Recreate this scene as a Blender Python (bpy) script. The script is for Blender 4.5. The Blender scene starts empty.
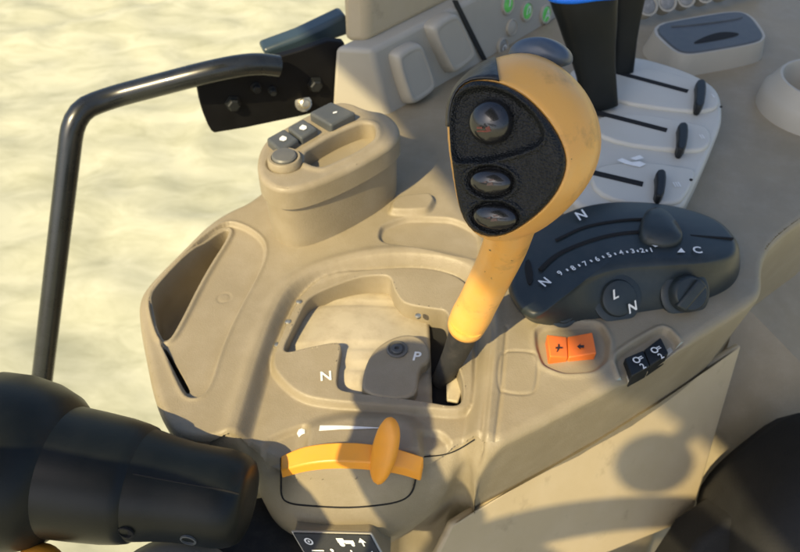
import bpy, bmesh, math, random
import numpy as np
from mathutils import Vector, Matrix
random.seed(4); np.random.seed(4)
S = bpy.context.scene
COL = S.collection

# ------------------------------------------------------------------ camera
FPX, CX, CY = 700.0, 400.0, 276.0            # focal length in photo pixels, photo centre
CAM = np.array([0.0, -0.34, 0.34])
Q = math.sqrt(0.5)
FWD, RGT, UPV = np.array([0, Q, -Q]), np.array([1.0, 0, 0]), np.array([0, Q, Q])
cd = bpy.data.cameras.new('camera'); cam = bpy.data.objects.new('camera', cd); COL.objects.link(cam)
cam.location = CAM; cam.rotation_euler = (math.radians(45), 0, 0)
cd.sensor_width = 36; cd.lens = 36 * FPX / 800; cd.clip_start = 0.01; cd.clip_end = 500
cd.dof.use_dof = True; cd.dof.focus_distance = 0.315; cd.dof.aperture_fstop = 19
S.camera = cam

# ------------------------------------------------------------------ light
SUN_EL, SUN_AZ = math.radians(45), math.atan2(-0.80, -0.60)
SV = np.array([math.cos(SUN_EL) * math.cos(SUN_AZ), math.cos(SUN_EL) * math.sin(SUN_AZ), math.sin(SUN_EL)])
W = bpy.data.worlds.new('World'); S.world = W; W.use_nodes = True
nt = W.node_tree; bg = nt.nodes['Background']
sky = nt.nodes.new('ShaderNodeTexSky'); sky.sky_type = 'NISHITA'; sky.sun_disc = False
sky.ozone_density = 2.6; sky.dust_density = 3.0; sky.sun_elevation = SUN_EL; sky.sun_rotation = math.pi / 2 - SUN_AZ
nt.links.new(sky.outputs[0], bg.inputs[0]); bg.inputs[1].default_value = 0.15
sd = bpy.data.lights.new('sun', 'SUN'); sd.energy = 5.0; sd.angle = math.radians(0.55); sd.color = (1, 0.82, 0.47)
sun = bpy.data.objects.new('sun', sd); COL.objects.link(sun)
sun.rotation_euler = Vector(-SV).to_track_quat('-Z', 'Y').to_euler(); sun.location = (-2, -2.6, 3)
S.view_settings.view_transform = 'Standard'; S.view_settings.look = 'None'
S.view_settings.exposure = 0.42; S.view_settings.gamma = 1
S.render.engine = 'CYCLES'

# ------------------------------------------------------------------ layout helpers
def ray(px, py):
    return FWD + (px - CX) / FPX * RGT + (CY - py) / FPX * UPV
def at(px, py, z=0.0):                         # point of a photo pixel on the level z
    d = ray(px, py); t = (z - CAM[2]) / d[2]
    return CAM + t * d
def dep(px, py, t):                            # point of a photo pixel at distance t along the view axis
    return CAM + t * ray(px, py)
def onp(px, py, p0, n):
    d = ray(px, py); return CAM + d * (np.dot(np.array(p0) - CAM, n) / np.dot(d, n))
def A(poly, z=0.0): return np.array([at(x, y, z) for x, y in poly])
def nrm(v): v = np.array(v, float); return v / np.linalg.norm(v)
def chaikin(p, it=2, closed=True):
    p = np.array(p, float)
    for _ in range(it):
        if closed:
            q = np.roll(p, -1, 0); p = np.stack([.75 * p + .25 * q, .25 * p + .75 * q], 1).reshape(-1, p.shape[1])
        else:
            a, b = p[:-1], p[1:]
            m = np.stack([.75 * a + .25 * b, .25 * a + .75 * b], 1).reshape(-1, p.shape[1])
            p = np.vstack([p[:1], m[1:-1], p[-1:]])
    return p
def rnd(p, f=.16, it=2):                        # round only the corners of a polygon
    p = np.array(p, float); q = np.roll(p, -1, 0)
    return chaikin(np.stack([(1 - f) * p + f * q, f * p + (1 - f) * q], 1).reshape(-1, p.shape[1]), it)
def resample(p, n, closed=True):
    p = np.array(p, float)
    if closed: p = np.vstack([p, p[:1]])
    l = np.r_[0, np.cumsum(np.linalg.norm(np.diff(p, axis=0), axis=1))]
    s = np.linspace(0, l[-1], n + 1)[:-1] if closed else np.linspace(0, l[-1], n)
    return np.stack([np.interp(s, l, p[:, k]) for k in range(p.shape[1])], 1)
def seg_dist(X, Y, a, b):
    ex, ey = b[0] - a[0], b[1] - a[1]
    t = np.clip(((X - a[0]) * ex + (Y - a[1]) * ey) / (ex * ex + ey * ey + 1e-18), 0, 1)
    return np.hypot(X - a[0] - t * ex, Y - a[1] - t * ey)
def sdf(X, Y, poly, margin=.02, grad=False):
    poly = np.array(poly)[:, :2]
    out = np.full(X.shape, 1.0); GXo = np.zeros(X.shape); GYo = np.zeros(X.shape)
    m = (X > poly[:, 0].min() - margin) & (X < poly[:, 0].max() + margin) & (Y > poly[:, 1].min() - margin) & (Y < poly[:, 1].max() + margin)
    x, y = X[m], Y[m]
    d = np.full(x.shape, 9.0); ins = np.zeros(x.shape, bool); vx = np.zeros(x.shape); vy = np.zeros(x.shape)
    for i in range(len(poly)):
        a, b = poly[i], poly[(i + 1) % len(poly)]
        ex, ey = b[0] - a[0], b[1] - a[1]
        t = np.clip(((x - a[0]) * ex + (y - a[1]) * ey) / (ex * ex + ey * ey + 1e-18), 0, 1)
        qx, qy = x - a[0] - t * ex, y - a[1] - t * ey; q = np.hypot(qx, qy)
        if grad: k = q < d; vx[k] = qx[k]; vy[k] = qy[k]
        d = np.minimum(d, q)
        if a[1] != b[1]: ins ^= ((a[1] > y) != (b[1] > y)) & (x < ex * (y - a[1]) / ey + a[0])
    sg = np.where(ins, -1.0, 1.0); out[m] = sg * d
    if not grad: return out
    GXo[m] = sg * vx / (d + 1e-12); GYo[m] = sg * vy / (d + 1e-12)
    return out, GXo, GYo
def pdist(X, Y, line, margin=.01):
    line = np.array(line)[:, :2]
    out = np.full(X.shape, 1.0)
    m = (X > line[:, 0].min() - margin) & (X < line[:, 0].max() + margin) & (Y > line[:, 1].min() - margin) & (Y < line[:, 1].max() + margin)
    x, y = X[m], Y[m]; d = np.full(x.shape, 9.0)
    for a, b in zip(line[:-1], line[1:]): d = np.minimum(d, seg_dist(x, y, a, b))
    out[m] = d
    return out
def sm(t): t = np.clip(t, 0, 1); return t * t * (3 - 2 * t)
def inside(d, w): return sm(.5 - d / w)

# ------------------------------------------------------------------ materials
def mat(name, col, rough=.5, var=.12, vscale=25, bump=.0, bscale=900, metal=0., spec=.5, coat=0., dust=None, dustamt=0., col2=None, voro=False):
    m = bpy.data.materials.new(name); m.use_nodes = True
    t = m.node_tree; b = t.nodes['Principled BSDF']
    tc = t.nodes.new('ShaderNodeTexCoord')
    n1 = t.nodes.new('ShaderNodeTexNoise'); n1.inputs['Scale'].default_value = vscale; n1.inputs['Detail'].default_value = 6
    t.links.new(tc.outputs['Object'], n1.inputs['Vector'])
    r = t.nodes.new('ShaderNodeValToRGB')
    c = np.array(col); c2 = np.array(col2) if col2 else c * (1 - var)
    r.color_ramp.elements[0].position = .35; r.color_ramp.elements[1].position = .65
    r.color_ramp.elements[0].color = (*c2, 1); r.color_ramp.elements[1].color = (*(c if col2 else np.minimum(c * (1 + var), 1)), 1)
    t.links.new(n1.outputs['Fac'], r.inputs[0]); out = r.outputs[0]
    if dust:
        n2 = t.nodes.new('ShaderNodeTexNoise'); n2.inputs['Scale'].default_value = vscale * 3.1; n2.inputs['Detail'].default_value = 10; n2.inputs['Roughness'].default_value = .7
        t.links.new(tc.outputs['Object'], n2.inputs['Vector'])
        r2 = t.nodes.new('ShaderNodeMapRange'); r2.inputs[1].default_value = .45; r2.inputs[2].default_value = .8; r2.inputs[4].default_value = dustamt
        t.links.new(n2.outputs['Fac'], r2.inputs[0])
        mx = t.nodes.new('ShaderNodeMix'); mx.data_type = 'RGBA'; mx.inputs[7].default_value = (*dust, 1)
        t.links.new(r2.outputs[0], mx.inputs[0]); t.links.new(out, mx.inputs[6]); out = mx.outputs[2]
    t.links.new(out, b.inputs['Base Color'])
    b.inputs['Metallic'].default_value = metal; b.inputs['Specular IOR Level'].default_value = spec
    b.inputs['Coat Weight'].default_value = coat
    mr = t.nodes.new('ShaderNodeMapRange'); mr.inputs[3].default_value = max(rough - .1, .03); mr.inputs[4].default_value = min(rough + .1, 1)
    t.links.new(n1.outputs['Fac'], mr.inputs[0]); t.links.new(mr.outputs[0], b.inputs['Roughness'])
    if bump:
        if voro:
            n3 = t.nodes.new('ShaderNodeTexVoronoi'); n3.inputs['Scale'].default_value = bscale; o3 = n3.outputs['Distance']
        else:
            n3 = t.nodes.new('ShaderNodeTexNoise'); n3.inputs['Scale'].default_value = bscale; n3.inputs['Detail'].default_value = 3; o3 = n3.outputs['Fac']
        t.links.new(tc.outputs['Object'], n3.inputs['Vector'])
        bp = t.nodes.new('ShaderNodeBump'); bp.inputs['Strength'].default_value = bump; bp.inputs['Distance'].default_value = .0006
        t.links.new(o3, bp.inputs['Height']); t.links.new(bp.outputs[0], b.inputs['Normal'])
    return m
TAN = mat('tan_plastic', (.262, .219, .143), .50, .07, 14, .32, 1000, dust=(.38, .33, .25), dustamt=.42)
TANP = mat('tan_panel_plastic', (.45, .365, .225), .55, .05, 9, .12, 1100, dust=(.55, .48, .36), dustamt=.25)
GREYTAN = mat('greyish_plastic', (.40, .37, .30), .5, .05, 14, .10, 1300, dust=(.5, .46, .38), dustamt=.2)
QUAD = mat('light_grey_plastic', (.53, .51, .44), .45, .04, 16, .06, 1500, dust=(.5, .46, .38), dustamt=.2)
CREAM = mat('drum_sheet', (.47, .41, .29), .40, .10, 30, .10, 800, dust=(.26, .20, .13), dustamt=.55)
BLACK = mat('black_plastic', (.012, .014, .015), .42, .25, 40, .12, 1500, spec=.3, dust=(.10, .09, .075), dustamt=.12)
BLACKM = mat('black_module_plastic', (.020, .028, .030), .38, .2, 30, .10, 1600, spec=.5, dust=(.13, .115, .09), dustamt=.14)
PAINT = mat('black_paint', (.010, .012, .013), .28, .2, 60, .05, 300, coat=.2, dust=(.05, .045, .04), dustamt=.06)
CAPM = mat('worn_black_plastic', (.010, .012, .014), .42, .3, 80, .2, 700, dust=(.2, .2, .2), dustamt=.35)
SATIN = mat('satin_black_paint', (.005, .005, .0055), .6, .2, 60, .05, 300, spec=.2)
SHROUD = mat('black_shroud_plastic', (.004, .006, .006), .42, .2, 30, .08, 1200, spec=.3, dust=(.04, .038, .034), dustamt=.08)
RUBBER = mat('black_rubber', (.02, .02, .02), .65, .2, 40, .25, 700, dust=(.12, .10, .08), dustamt=.3)
GRAIN = mat('black_grained_plastic', (.008, .009, .010), .44, .2, 60, .75, 1150, voro=True, spec=.3, dust=(.12, .115, .10), dustamt=.04)
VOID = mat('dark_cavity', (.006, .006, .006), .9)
GLOSS = mat('black_button_gloss', (.010, .010, .011), .25, .2, 60, .03, 500, coat=.6, dust=(.12, .11, .10), dustamt=.15)
DGREY = mat('dark_grey_plastic', (.075, .082, .085), .42, .1, 30, .08, 1400, spec=.3, dust=(.2, .18, .15), dustamt=.2)
MGREY = mat('mid_grey_plastic', (.11, .11, .10), .45, .1, 30, .08, 1400, dust=(.25, .22, .17), dustamt=.25)
SLATE = mat('slate_plastic', (.055, .08, .12), .36, .1, 40, .05, 1200, dust=(.2, .2, .2), dustamt=.15)
YEL = mat('yellow_orange_plastic', (.84, .42, .08), .36, .04, 22, .14, 900, col2=(.80, .42, .11), dust=(.70, .50, .26), dustamt=.30)
ORA = mat('orange_plastic', (.84, .34, .03), .40, .05, 30, .03, 900, dust=(.55, .32, .12), dustamt=.2)
RED = mat('orange_red_switch', (.85, .19, .03), .38, .05, 40, .02, 900)
WHITE = mat('white_print', (.78, .78, .74), .5, .05, 300)
DKP = mat('dark_print', (.03, .02, .02), .5, .1, 300)
REDP = mat('dim_red_print', (.16, .035, .025), .5, .2, 900)
BLUE = mat('blue_band', (.015, .20, .95), .4, .1, 60)
GREEN = mat('green_lens', (.10, .42, .09), .25, .2, 200, coat=.5)
GREEN.node_tree.nodes['Principled BSDF'].inputs['Emission Color'].default_value = (.10, .55, .08, 1); GREEN.node_tree.nodes['Principled BSDF'].inputs['Emission Strength'].default_value = .12
CLEAR = mat('grey_lens', (.20, .19, .165), .25, .2, 200, coat=.5)
STEEL = mat('zinc_bolt', (.55, .52, .42), .38, .2, 200, metal=.9)
MIRROR = mat('mirror_glass', (.8, .8, .8), .05, .02, metal=1)
FABRIC = mat('black_seat_fabric', (.006, .006, .006), .85, .3, 60, .5, 500)
MAT_GREY = mat('grey_boot_rubber', (.24, .25, .24), .6, .1, 30, .1, 500, dust=(.4, .36, .3), dustamt=.3)

def chips(m, scale, lo, hi, col):                 # worn dark chips in the paint
    t = m.node_tree; b = t.nodes['Principled BSDF']; src = b.inputs['Base Color'].links[0].from_socket
    tc = t.nodes.new('ShaderNodeTexCoord'); n = t.nodes.new('ShaderNodeTexNoise'); n.inputs['Scale'].default_value = scale; n.inputs['Detail'].default_value = 5; n.inputs['Roughness'].default_value = .65
    r = t.nodes.new('ShaderNodeMapRange'); r.inputs[1].default_value = lo; r.inputs[2].default_value = hi
    x = t.nodes.new('ShaderNodeMix'); x.data_type = 'RGBA'; x.inputs[7].default_value = (*col, 1)
    t.links.new(tc.outputs['Object'], n.inputs['Vector']); t.links.new(n.outputs['Fac'], r.inputs[0]); t.links.new(r.outputs[0], x.inputs[0]); t.links.new(src, x.inputs[6]); t.links.new(x.outputs[2], b.inputs['Base Color'])
chips(YEL, 130, .67, .70, (.05, .03, .015)); chips(YEL, 60, .55, .78, (.45, .24, .07))
chips(TAN, 300, .76, .78, (.12, .09, .06)); chips(TANP, 45, .60, .80, (.30, .24, .15))
# ------------------------------------------------------------------ object helpers
def tag(o, label=None, cat=None, group=None, kind=None):
    if label: o['label'] = label
    if cat: o['category'] = cat
    if group: o['group'] = group
    if kind: o['kind'] = kind
    return o
def thing(name, loc, label, cat, group=None):
    o = bpy.data.objects.new(name, None); COL.objects.link(o); o.location = Vector(loc); o.empty_display_size = .02
    return tag(o, label, cat, group)
def obj(name, me, m, parent=None, smooth=True, auto=40):
    o = bpy.data.objects.new(name, me); COL.objects.link(o)
    if m is not None: me.materials.clear(); me.materials.append(m)
    if smooth:
        me.shade_smooth()
        if auto: me.set_sharp_from_angle(angle=math.radians(auto))
    if parent is not None:
        o.parent = parent
        if parent.type == 'EMPTY': o.location = -parent.location
    return o
def pymesh(name, v, f):
    me = bpy.data.meshes.new(name); me.from_pydata([tuple(map(float, p)) for p in v], [], [tuple(map(int, q)) for q in f]); me.validate(); me.update()
    return me
def fixn(me):
    bm = bmesh.new(); bm.from_mesh(me); bmesh.ops.recalc_face_normals(bm, faces=bm.faces); bm.to_mesh(me); bm.free(); return me
def loft(name, rings, m, parent=None, cap0=True, cap1=True, auto=50):
    n = len(rings[0]); v = np.vstack(rings); f = []
    for i in range(len(rings) - 1):
        for j in range(n):
            k = (j + 1) % n; f.append((i * n + j, i * n + k, (i + 1) * n + k, (i + 1) * n + j))
    if cap0: f.append(tuple(range(n))[::-1])
    if cap1: f.append(tuple((len(rings) - 1) * n + j for j in range(n)))
    return obj(name, fixn(pymesh(name, v, f)), m, parent, True, auto)
def slab(name, top, down, m, parent=None, bevel=.001, seg=3, auto=35):
    top = np.array(top, float); n = len(top); dn = np.array(down, float)
    v = np.vstack([top, top + dn]); f = [tuple(range(n)), tuple(range(2 * n - 1, n - 1, -1))]
    for j in range(n): k = (j + 1) % n; f.append((j, j + n, k + n, k))
    me = fixn(pymesh(name, v, f))
    o = obj(name, me, m, parent, True, auto)
    if bevel:
        b = o.modifiers.new('bevel', 'BEVEL'); b.width = bevel; b.segments = seg; b.limit_method = 'ANGLE'; b.angle_limit = math.radians(40); b.harden_normals = False
    return o
def frames(path):
    path = np.array(path, float); T = np.gradient(path, axis=0); T /= np.linalg.norm(T, axis=1)[:, None]
    u = np.cross(T[0], [0, 0, 1.0]);
    if np.linalg.norm(u) < 1e-3: u = np.array([1.0, 0, 0])
    U = []
    for t in T:
        u = u - t * np.dot(u, t); u /= np.linalg.norm(u); U.append(u.copy())
    U = np.array(U); return path, T, U, np.cross(T, U)
def tube(name, path, rad, m, parent=None, seg=20, sq=1.0, auto=60):
    p, T, U, V = frames(path); rad = np.broadcast_to(rad, len(p)); rings = []
    for i in range(len(p)):
        a = np.arange(seg) / seg * 2 * math.pi
        rings.append(p[i] + rad[i] * (np.cos(a)[:, None] * U[i] + sq * np.sin(a)[:, None] * V[i]))
    return loft(name, rings, m, parent, auto=auto)
def lathe(name, c, axis, prof, m, parent=None, seg=28, sx=1., sy=1., udir=None, auto=40):  # prof: (radius, height along axis)
    ax = nrm(axis); u = np.cross(ax, [0.3, 1, .2]) if udir is None else np.array(udir, float); u = nrm(u - ax * np.dot(u, ax)); w = np.cross(ax, u)
    a = np.arange(seg) / seg * 2 * math.pi
    rings = [np.array(c) + ax * h + max(r, 1e-5) * (np.cos(a)[:, None] * u * sx + np.sin(a)[:, None] * w * sy) for r, h in prof]
    return loft(name, rings, m, parent, auto=auto)
def dome(name, c, axis, r, h, m, parent=None, sx=1., sy=1., udir=None, base=.002, seg=28):
    prof = [(r, -base)] + [(r * math.cos(t), h * math.sin(t)) for t in np.linspace(0, 1.5, 9)]
    return lathe(name, c, axis, prof, m, parent, seg, sx, sy, udir)
def spline(p, n=40):
    p = np.array(p, float); return resample(chaikin(p, 4, False), n, False)

def normals2(p):
    t = np.roll(p, -1, 0) - np.roll(p, 1, 0); n = np.stack([t[:, 1], -t[:, 0]], 1); n /= np.linalg.norm(n, axis=1)[:, None] + 1e-12
    area = np.sum(p[:, 0] * np.roll(p[:, 1], -1) - np.roll(p[:, 0], -1) * p[:, 1])
    return n if area > 0 else -n
INS = .4
def heightfield(name, xs, ys, outline, hfun, m, parent=None, R=.005, rfun=None, skirt=.05, cuts=(), frame=None, flare=0., prof=None):
    """moulded sheet: a height grid inside the outline, rounded edges, walls and pocket walls lofted along the exact contours"""
    if rfun is None: rfun = lambda X, Y: (np.full(np.shape(X), R), np.full(np.shape(X), R))
    X, Y = np.meshgrid(xs, ys, indexing='xy'); X = X.copy(); Y = Y.copy()
    cell = float(np.median(np.r_[np.diff(xs), np.diff(ys)]))
    keepv = np.ones(X.shape, bool)
    def clip(D, gx, gy):
        nonlocal keepv
        k = (D > -.45 * cell) & (D < .95 * cell); keepv &= D < .95 * cell
        X[k] -= (D * gx)[k]; Y[k] -= (D * gy)[k]
    d, gx, gy = sdf(X, Y, outline, .03, True); clip(d + INS * rfun(X, Y)[1], gx, gy)
    for poly, r, dp, fl in cuts:
        d, gx, gy = sdf(X, Y, poly, .02, True); clip(r - d, -gx, -gy)
    d = sdf(X, Y, outline, .03); a_, b_ = rfun(X, Y)
    t = np.clip(1 + d / b_, 0, 1)
    Z = hfun(X, Y) - a_ * (1 - np.sqrt(np.clip(1 - t * t, 0, 1)))
    ny, nx = X.shape; idx = np.arange(nx * ny).reshape(ny, nx)
    q = keepv[:-1, :-1] & keepv[1:, :-1] & keepv[:-1, 1:] & keepv[1:, 1:]
    F = np.stack([idx[:-1, :-1][q], idx[:-1, 1:][q], idx[1:, 1:][q], idx[1:, :-1][q]], 1)
    P = np.stack([X.ravel(), Y.ravel(), Z.ravel()], 1)
    used = np.unique(F); mp = np.full(len(P), -1); mp[used] = np.arange(len(used)); P = P[used]; F = mp[F]
    parts, caps = [], []
    def ring_mesh(rings):
        nonlocal P, F
        n = len(rings[0]); base = len(P); P = np.vstack([P] + rings); j = np.arange(n); k = (j + 1) % n
        for i in range(len(rings) - 1):
            F = np.vstack([F, np.stack([base + i * n + j, base + i * n + k, base + (i + 1) * n + k, base + (i + 1) * n + j], 1)])
        return base + (len(rings) - 1) * n + j
    V = np.array(outline)[:, :2]; V = V if np.sum(V[:, 0] * np.roll(V[:, 1], -1) - np.roll(V[:, 0], -1) * V[:, 1]) < 0 else V[::-1]
    N = normals2(V); a_, b_ = rfun(V[:, 0], V[:, 1]); rings = []
    for ph in np.linspace(math.asin(1 - INS), math.pi / 2, 8):
        o = b_ * (math.sin(ph) - 1); p = V + N * o[:, None]
        rings.append(np.c_[p, hfun(p[:, 0], p[:, 1]) - a_ * (1 - math.cos(ph))])
    e = rings[-1]; rings += [np.c_[V + N * np.reshape(o * np.ones(len(V)), (-1, 1)), e[:, 2] - skirt * s] for s, o in (prof(V) if prof else ((.02, 0), (.3, flare * .3), (1., flare)))]
    ring_mesh(rings)
    for poly, r, dp, fl in cuts:
        V = np.array(poly)[:, :2]; V = V if np.sum(V[:, 0] * np.roll(V[:, 1], -1) - np.roll(V[:, 0], -1) * V[:, 1]) > 0 else V[::-1]
        N = normals2(V); q0 = V + N * r; h = hfun(q0[:, 0], q0[:, 1]); rings = []
        for ph in np.linspace(0, math.pi / 2, 6): rings.append(np.c_[V + N * r * (1 - math.sin(ph)), h - r * (1 - math.cos(ph))])
        rings += [np.c_[V - N * .0004 * s, h - r - dp * s] for s in (.03, .5, 1.)]
        last = ring_mesh(rings)
        if fl:
            c = P[last].mean(0); P = np.vstack([P, c]); k = len(P) - 1; l2 = np.roll(last, -1)
            parts.append(np.stack([last, l2, np.full(len(last), k)], 1))
    if frame is not None:
        o0, a, b, c = frame; P = o0 + P[:, :1] * a + P[:, 1:2] * b + P[:, 2:3] * c
    T3 = np.vstack(parts) if parts else np.zeros((0, 3), int)
    me = bpy.data.meshes.new(name)
    me.vertices.add(len(P)); me.vertices.foreach_set('co', P.astype(np.float32).ravel())
    li = np.r_[F.ravel(), T3.ravel()].astype(np.int32)
    me.loops.add(len(li)); me.loops.foreach_set('vertex_index', li)
    me.polygons.add(len(F) + len(T3)); me.polygons.foreach_set('loop_start', np.r_[np.arange(0, F.size, 4), F.size + np.arange(0, T3.size, 3)].astype(np.int32))
    me.update(calc_edges=True); me.validate()
    return obj(name, me, m, parent, True, None)

def text(name, s, size, c, right, up, m, parent, lift=.0004, shear=0.):
    cu = bpy.data.curves.new(name, 'FONT'); cu.body = s; cu.size = size; cu.align_x = 'CENTER'; cu.align_y = 'CENTER'; cu.offset = size * .02; cu.shear = shear; cu.resolution_u = 3
    to = bpy.data.objects.new(name, cu); me = bpy.data.meshes.new_from_object(to); bpy.data.objects.remove(to)
    r = nrm(right); n = nrm(np.cross(r, up)); u = np.cross(n, r)
    M = Matrix(((r[0], u[0], n[0], c[0] + n[0] * lift), (r[1], u[1], n[1], c[1] + n[1] * lift), (r[2], u[2], n[2], c[2] + n[2] * lift), (0, 0, 0, 1)))
    me.transform(M)
    return obj(name, me, m, parent, False)
def decal(name, polys, m, parent):                # flat print from lists of 3D points, one mesh
    v, f = [], []
    for p in polys:
        f.append(tuple(range(len(v), len(v) + len(p)))); v += [tuple(q) for q in p]
    return obj(name, pymesh(name, v, f), m, parent, False)

# ================================================================== SETTING
# ground outside the cab: pale sand
def sand():
    m = bpy.data.materials.new('pale_sand'); m.use_nodes = True; t = m.node_tree; b = t.nodes['Principled BSDF']
    tc = t.nodes.new('ShaderNodeTexCoord')
    mp = t.nodes.new('ShaderNodeMapping'); mp.inputs['Rotation'].default_value = (0, 0, .6); mp.inputs['Scale'].default_value = (1, 2.2, 1)
    t.links.new(tc.outputs['Object'], mp.inputs[0])
    n = t.nodes.new('ShaderNodeTexNoise'); n.inputs['Scale'].default_value = 3.2; n.inputs['Detail'].default_value = 10; n.inputs['Roughness'].default_value = .68; n.inputs['Distortion'].default_value = .6
    t.links.new(mp.outputs[0], n.inputs['Vector'])
    r = t.nodes.new('ShaderNodeValToRGB'); r.color_ramp.elements[0].position = .22; r.color_ramp.elements[1].position = .62
    r.color_ramp.elements[0].color = (.26, .265, .175, 1); r.color_ramp.elements[1].color = (.45, .45, .33, 1)
    t.links.new(n.outputs[0], r.inputs[0]); t.links.new(r.outputs[0], b.inputs['Base Color']); b.inputs['Roughness'].default_value = .95
    return m
gx = np.linspace(-9, 6, 220); gy = np.linspace(-4, 12, 220)
GX, GY = np.meshgrid(gx, gy)
def vnoise(X, Y, s, seed):
    r = np.random.RandomState(seed); g = r.rand(64, 64); x = (X * s) % 63; y = (Y * s) % 63
    i, j = x.astype(int), y.astype(int); fx, fy = sm(x - i), sm(y - j)
    return (g[j, i] * (1 - fx) + g[j, (i + 1) % 64] * fx) * (1 - fy) + (g[(j + 1) % 64, i] * (1 - fx) + g[(j + 1) % 64, (i + 1) % 64] * fx) * fy
GZ = -1.75 + .05 * vnoise(GX * .8 + GY * .5 + 40, GY * 1.6 - GX + 40, 1.3, 1) + .03 * vnoise(GX + 30, GY * 1.5 + 30, 3.7, 2) + .05 * vnoise(GX + 30, GY + 30, 7, 3)
edge = np.minimum(np.minimum(GX + 9, 6 - GX), np.minimum(GY + 4, 12 - GY)); GZ = -1.72 + (GZ + 1.72) * sm(edge / 1.5)
n = len(gx); v = np.stack([GX.ravel(), GY.ravel(), GZ.ravel()], 1); f = [(j * n + i, j * n + i + 1, (j + 1) * n + i + 1, (j + 1) * n + i) for j in range(n - 1) for i in range(n - 1)]
v = [tuple(p) for p in v]; b0 = len(v); E = 150
cs = [0, n - 1, n * n - 1, n * n - n]; v += [(-E, -E, -1.72), (E, -E, -1.72), (E, E, -1.72), (-E, E, -1.72)]
for k in range(4): f.append((b0 + k, b0 + (k + 1) % 4, cs[(k + 1) % 4], cs[k]))
tag(obj('ground', pymesh('ground', v, f), sand(), None, True, None), 'pale dry sandy ground outside the cab', None, None, 'structure')

# unseen cab roof, cut to a strip to shape shade and sky light here
ax_b = nrm([.83, .55, 0]); ax_s = np.array([-ax_b[1], ax_b[0], 0])         # towards the rear of the cab, across the cab
edge_p = np.array([.030, .085, 0]); edge_d = nrm([-.40, .90, 0]); back = np.array([edge_d[1], -edge_d[0], 0])
Hr = .95; e0 = edge_p + SV * (Hr / SV[2])
tp = np.array([e0 - edge_d * .6, e0 - edge_d * .6 + back * .62, e0 + edge_d * .45 + back * .62, e0 + edge_d * .45])
ro = slab('cab_roof_strip', tp + [0, 0, .06], (0, 0, -.06), DGREY, None, .02); tag(ro, 'dark grey strip of unseen cab roof, shaped to shade the rear console', None, None, 'structure')
# cab floor (dark) below the console
fl = np.array([(-.30, -1.2, -.62), (1.0, -1.2, -.62), (1.0, .10, -.62), (.10, -.06, -.62), (-.16, -.19, -.62), (-.30, -.40, -.62)])
o = slab('cab_floor', fl, (0, 0, -.03), RUBBER, None, 0); tag(o, 'black rubber cab floor below the console', None, None, 'structure')

# ================================================================== CONSOLE
con = thing('control_console', (0.05, 0, -.3), 'tan moulded plastic side console carrying the shift gate, dials and levers', 'console')
# outline of the moulded top in plan
OUT = [at(*p) for p in [(262, 195), (215, 214), (176, 250), (146, 276), (135, 292), (136, 315), (141, 342), (154, 405), (174, 438), (204, 452)]]
OUT += [at(x, y, -.045) for x, y in [(250, 474), (264, 502), (285, 521), (315, 528), (345, 529), (375, 527), (400, 521), (438, 500), (463, 474)]]
OUT += [at(*p) for p in [(480, 456), (500, 448), (560, 418), (620, 386), (690, 345), (752, 305), (764, 290), (763, 262), (775, 240), (810, 213), (900, 150)]]
OUT += [np.array([.62, .55, 0]), np.array([.10, .55, 0])] + [at(*p) for p in [(330, 96), (300, 140)]]
OUT = np.array(OUT)[:, :2]
OUT = chaikin(OUT, 3)
def P2(poly, z=0., it=2): return (rnd if len(poly) <= 10 else chaikin)(A(poly, z)[:, :2], it=it)
pk_sh = P2([(227, 221), (245, 226), (263, 239), (266, 254), (258, 275), (236, 314), (219, 353), (212, 380), (203, 396), (189, 398), (181, 389), (161, 342), (152, 318), (148, 297), (161, 279), (188, 252), (212, 230)])
pk_dp = P2([(151, 296), (158, 284), (186, 258), (214, 236), (228, 229), (229, 236), (204, 274), (176, 330), (167, 341), (160, 337), (154, 315)], -.003)
pk_sl = P2([(161, 346), (167, 349), (191, 391), (186, 394)], -.003, 1)
basin = P2([(222, 475), (240, 414), (262, 341), (281, 296), (298, 279), (331, 265), (385, 254), (443, 257), (476, 270), (489, 292), (489, 330), (483, 390), (478, 432), (473, 462), (440, 520), (340, 560), (230, 560)])
gate = P2([(269, 362), (277, 340), (291, 308), (303, 289), (330, 274), (380, 267), (430, 267), (465, 278), (475, 300), (474, 398), (466, 413), (420, 409), (330, 402), (300, 396), (280, 379)], -.004)
hole_px = [(280, 353), (295, 323), (308, 296), (340, 283), (364, 276), (390, 275), (394, 290), (403, 304), (430, 309), (449, 311), (450, 345), (464, 382), (462, 408), (418, 400), (360, 393), (336, 389), (338, 365), (343, 340), (310, 346)]
hole = rnd(A(hole_px, -.004)[:, :2], .2, 2)
ledge = P2([(381, 228), (405, 219), (452, 220), (480, 234), (480, 264), (429, 252), (379, 243)])
blk = P2([(388, 217), (394, 202), (430, 198), (435, 205), (428, 217)])
sw_o = P2([(535, 336), (545, 330), (598, 328), (607, 345), (605, 365), (592, 376), (562, 378), (542, 370), (536, 352)])
sw_b = P2([(613, 361), (662, 331), (676, 345), (676, 352), (626, 384), (619, 380)], 0, 1)
sq = P2([(499, 355), (538, 357), (535, 400), (496, 397)])
rec_l = P2([(256, 451), (264, 430), (304, 415), (308, 424), (302, 451)])
rec_r = P2([(420, 423), (440, 423), (452, 434), (448, 452), (423, 453)])
hump = P2([(298, 470), (303, 418), (345, 408), (402, 410), (419, 420), (424, 470)])
ridge1 = A([(489, 300), (493, 340), (487, 400), (480, 452)])[:, :2]; ridge2 = A([(506, 332), (500, 400), (494, 450)])[:, :2]
rimc = at(223, 294)
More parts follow.
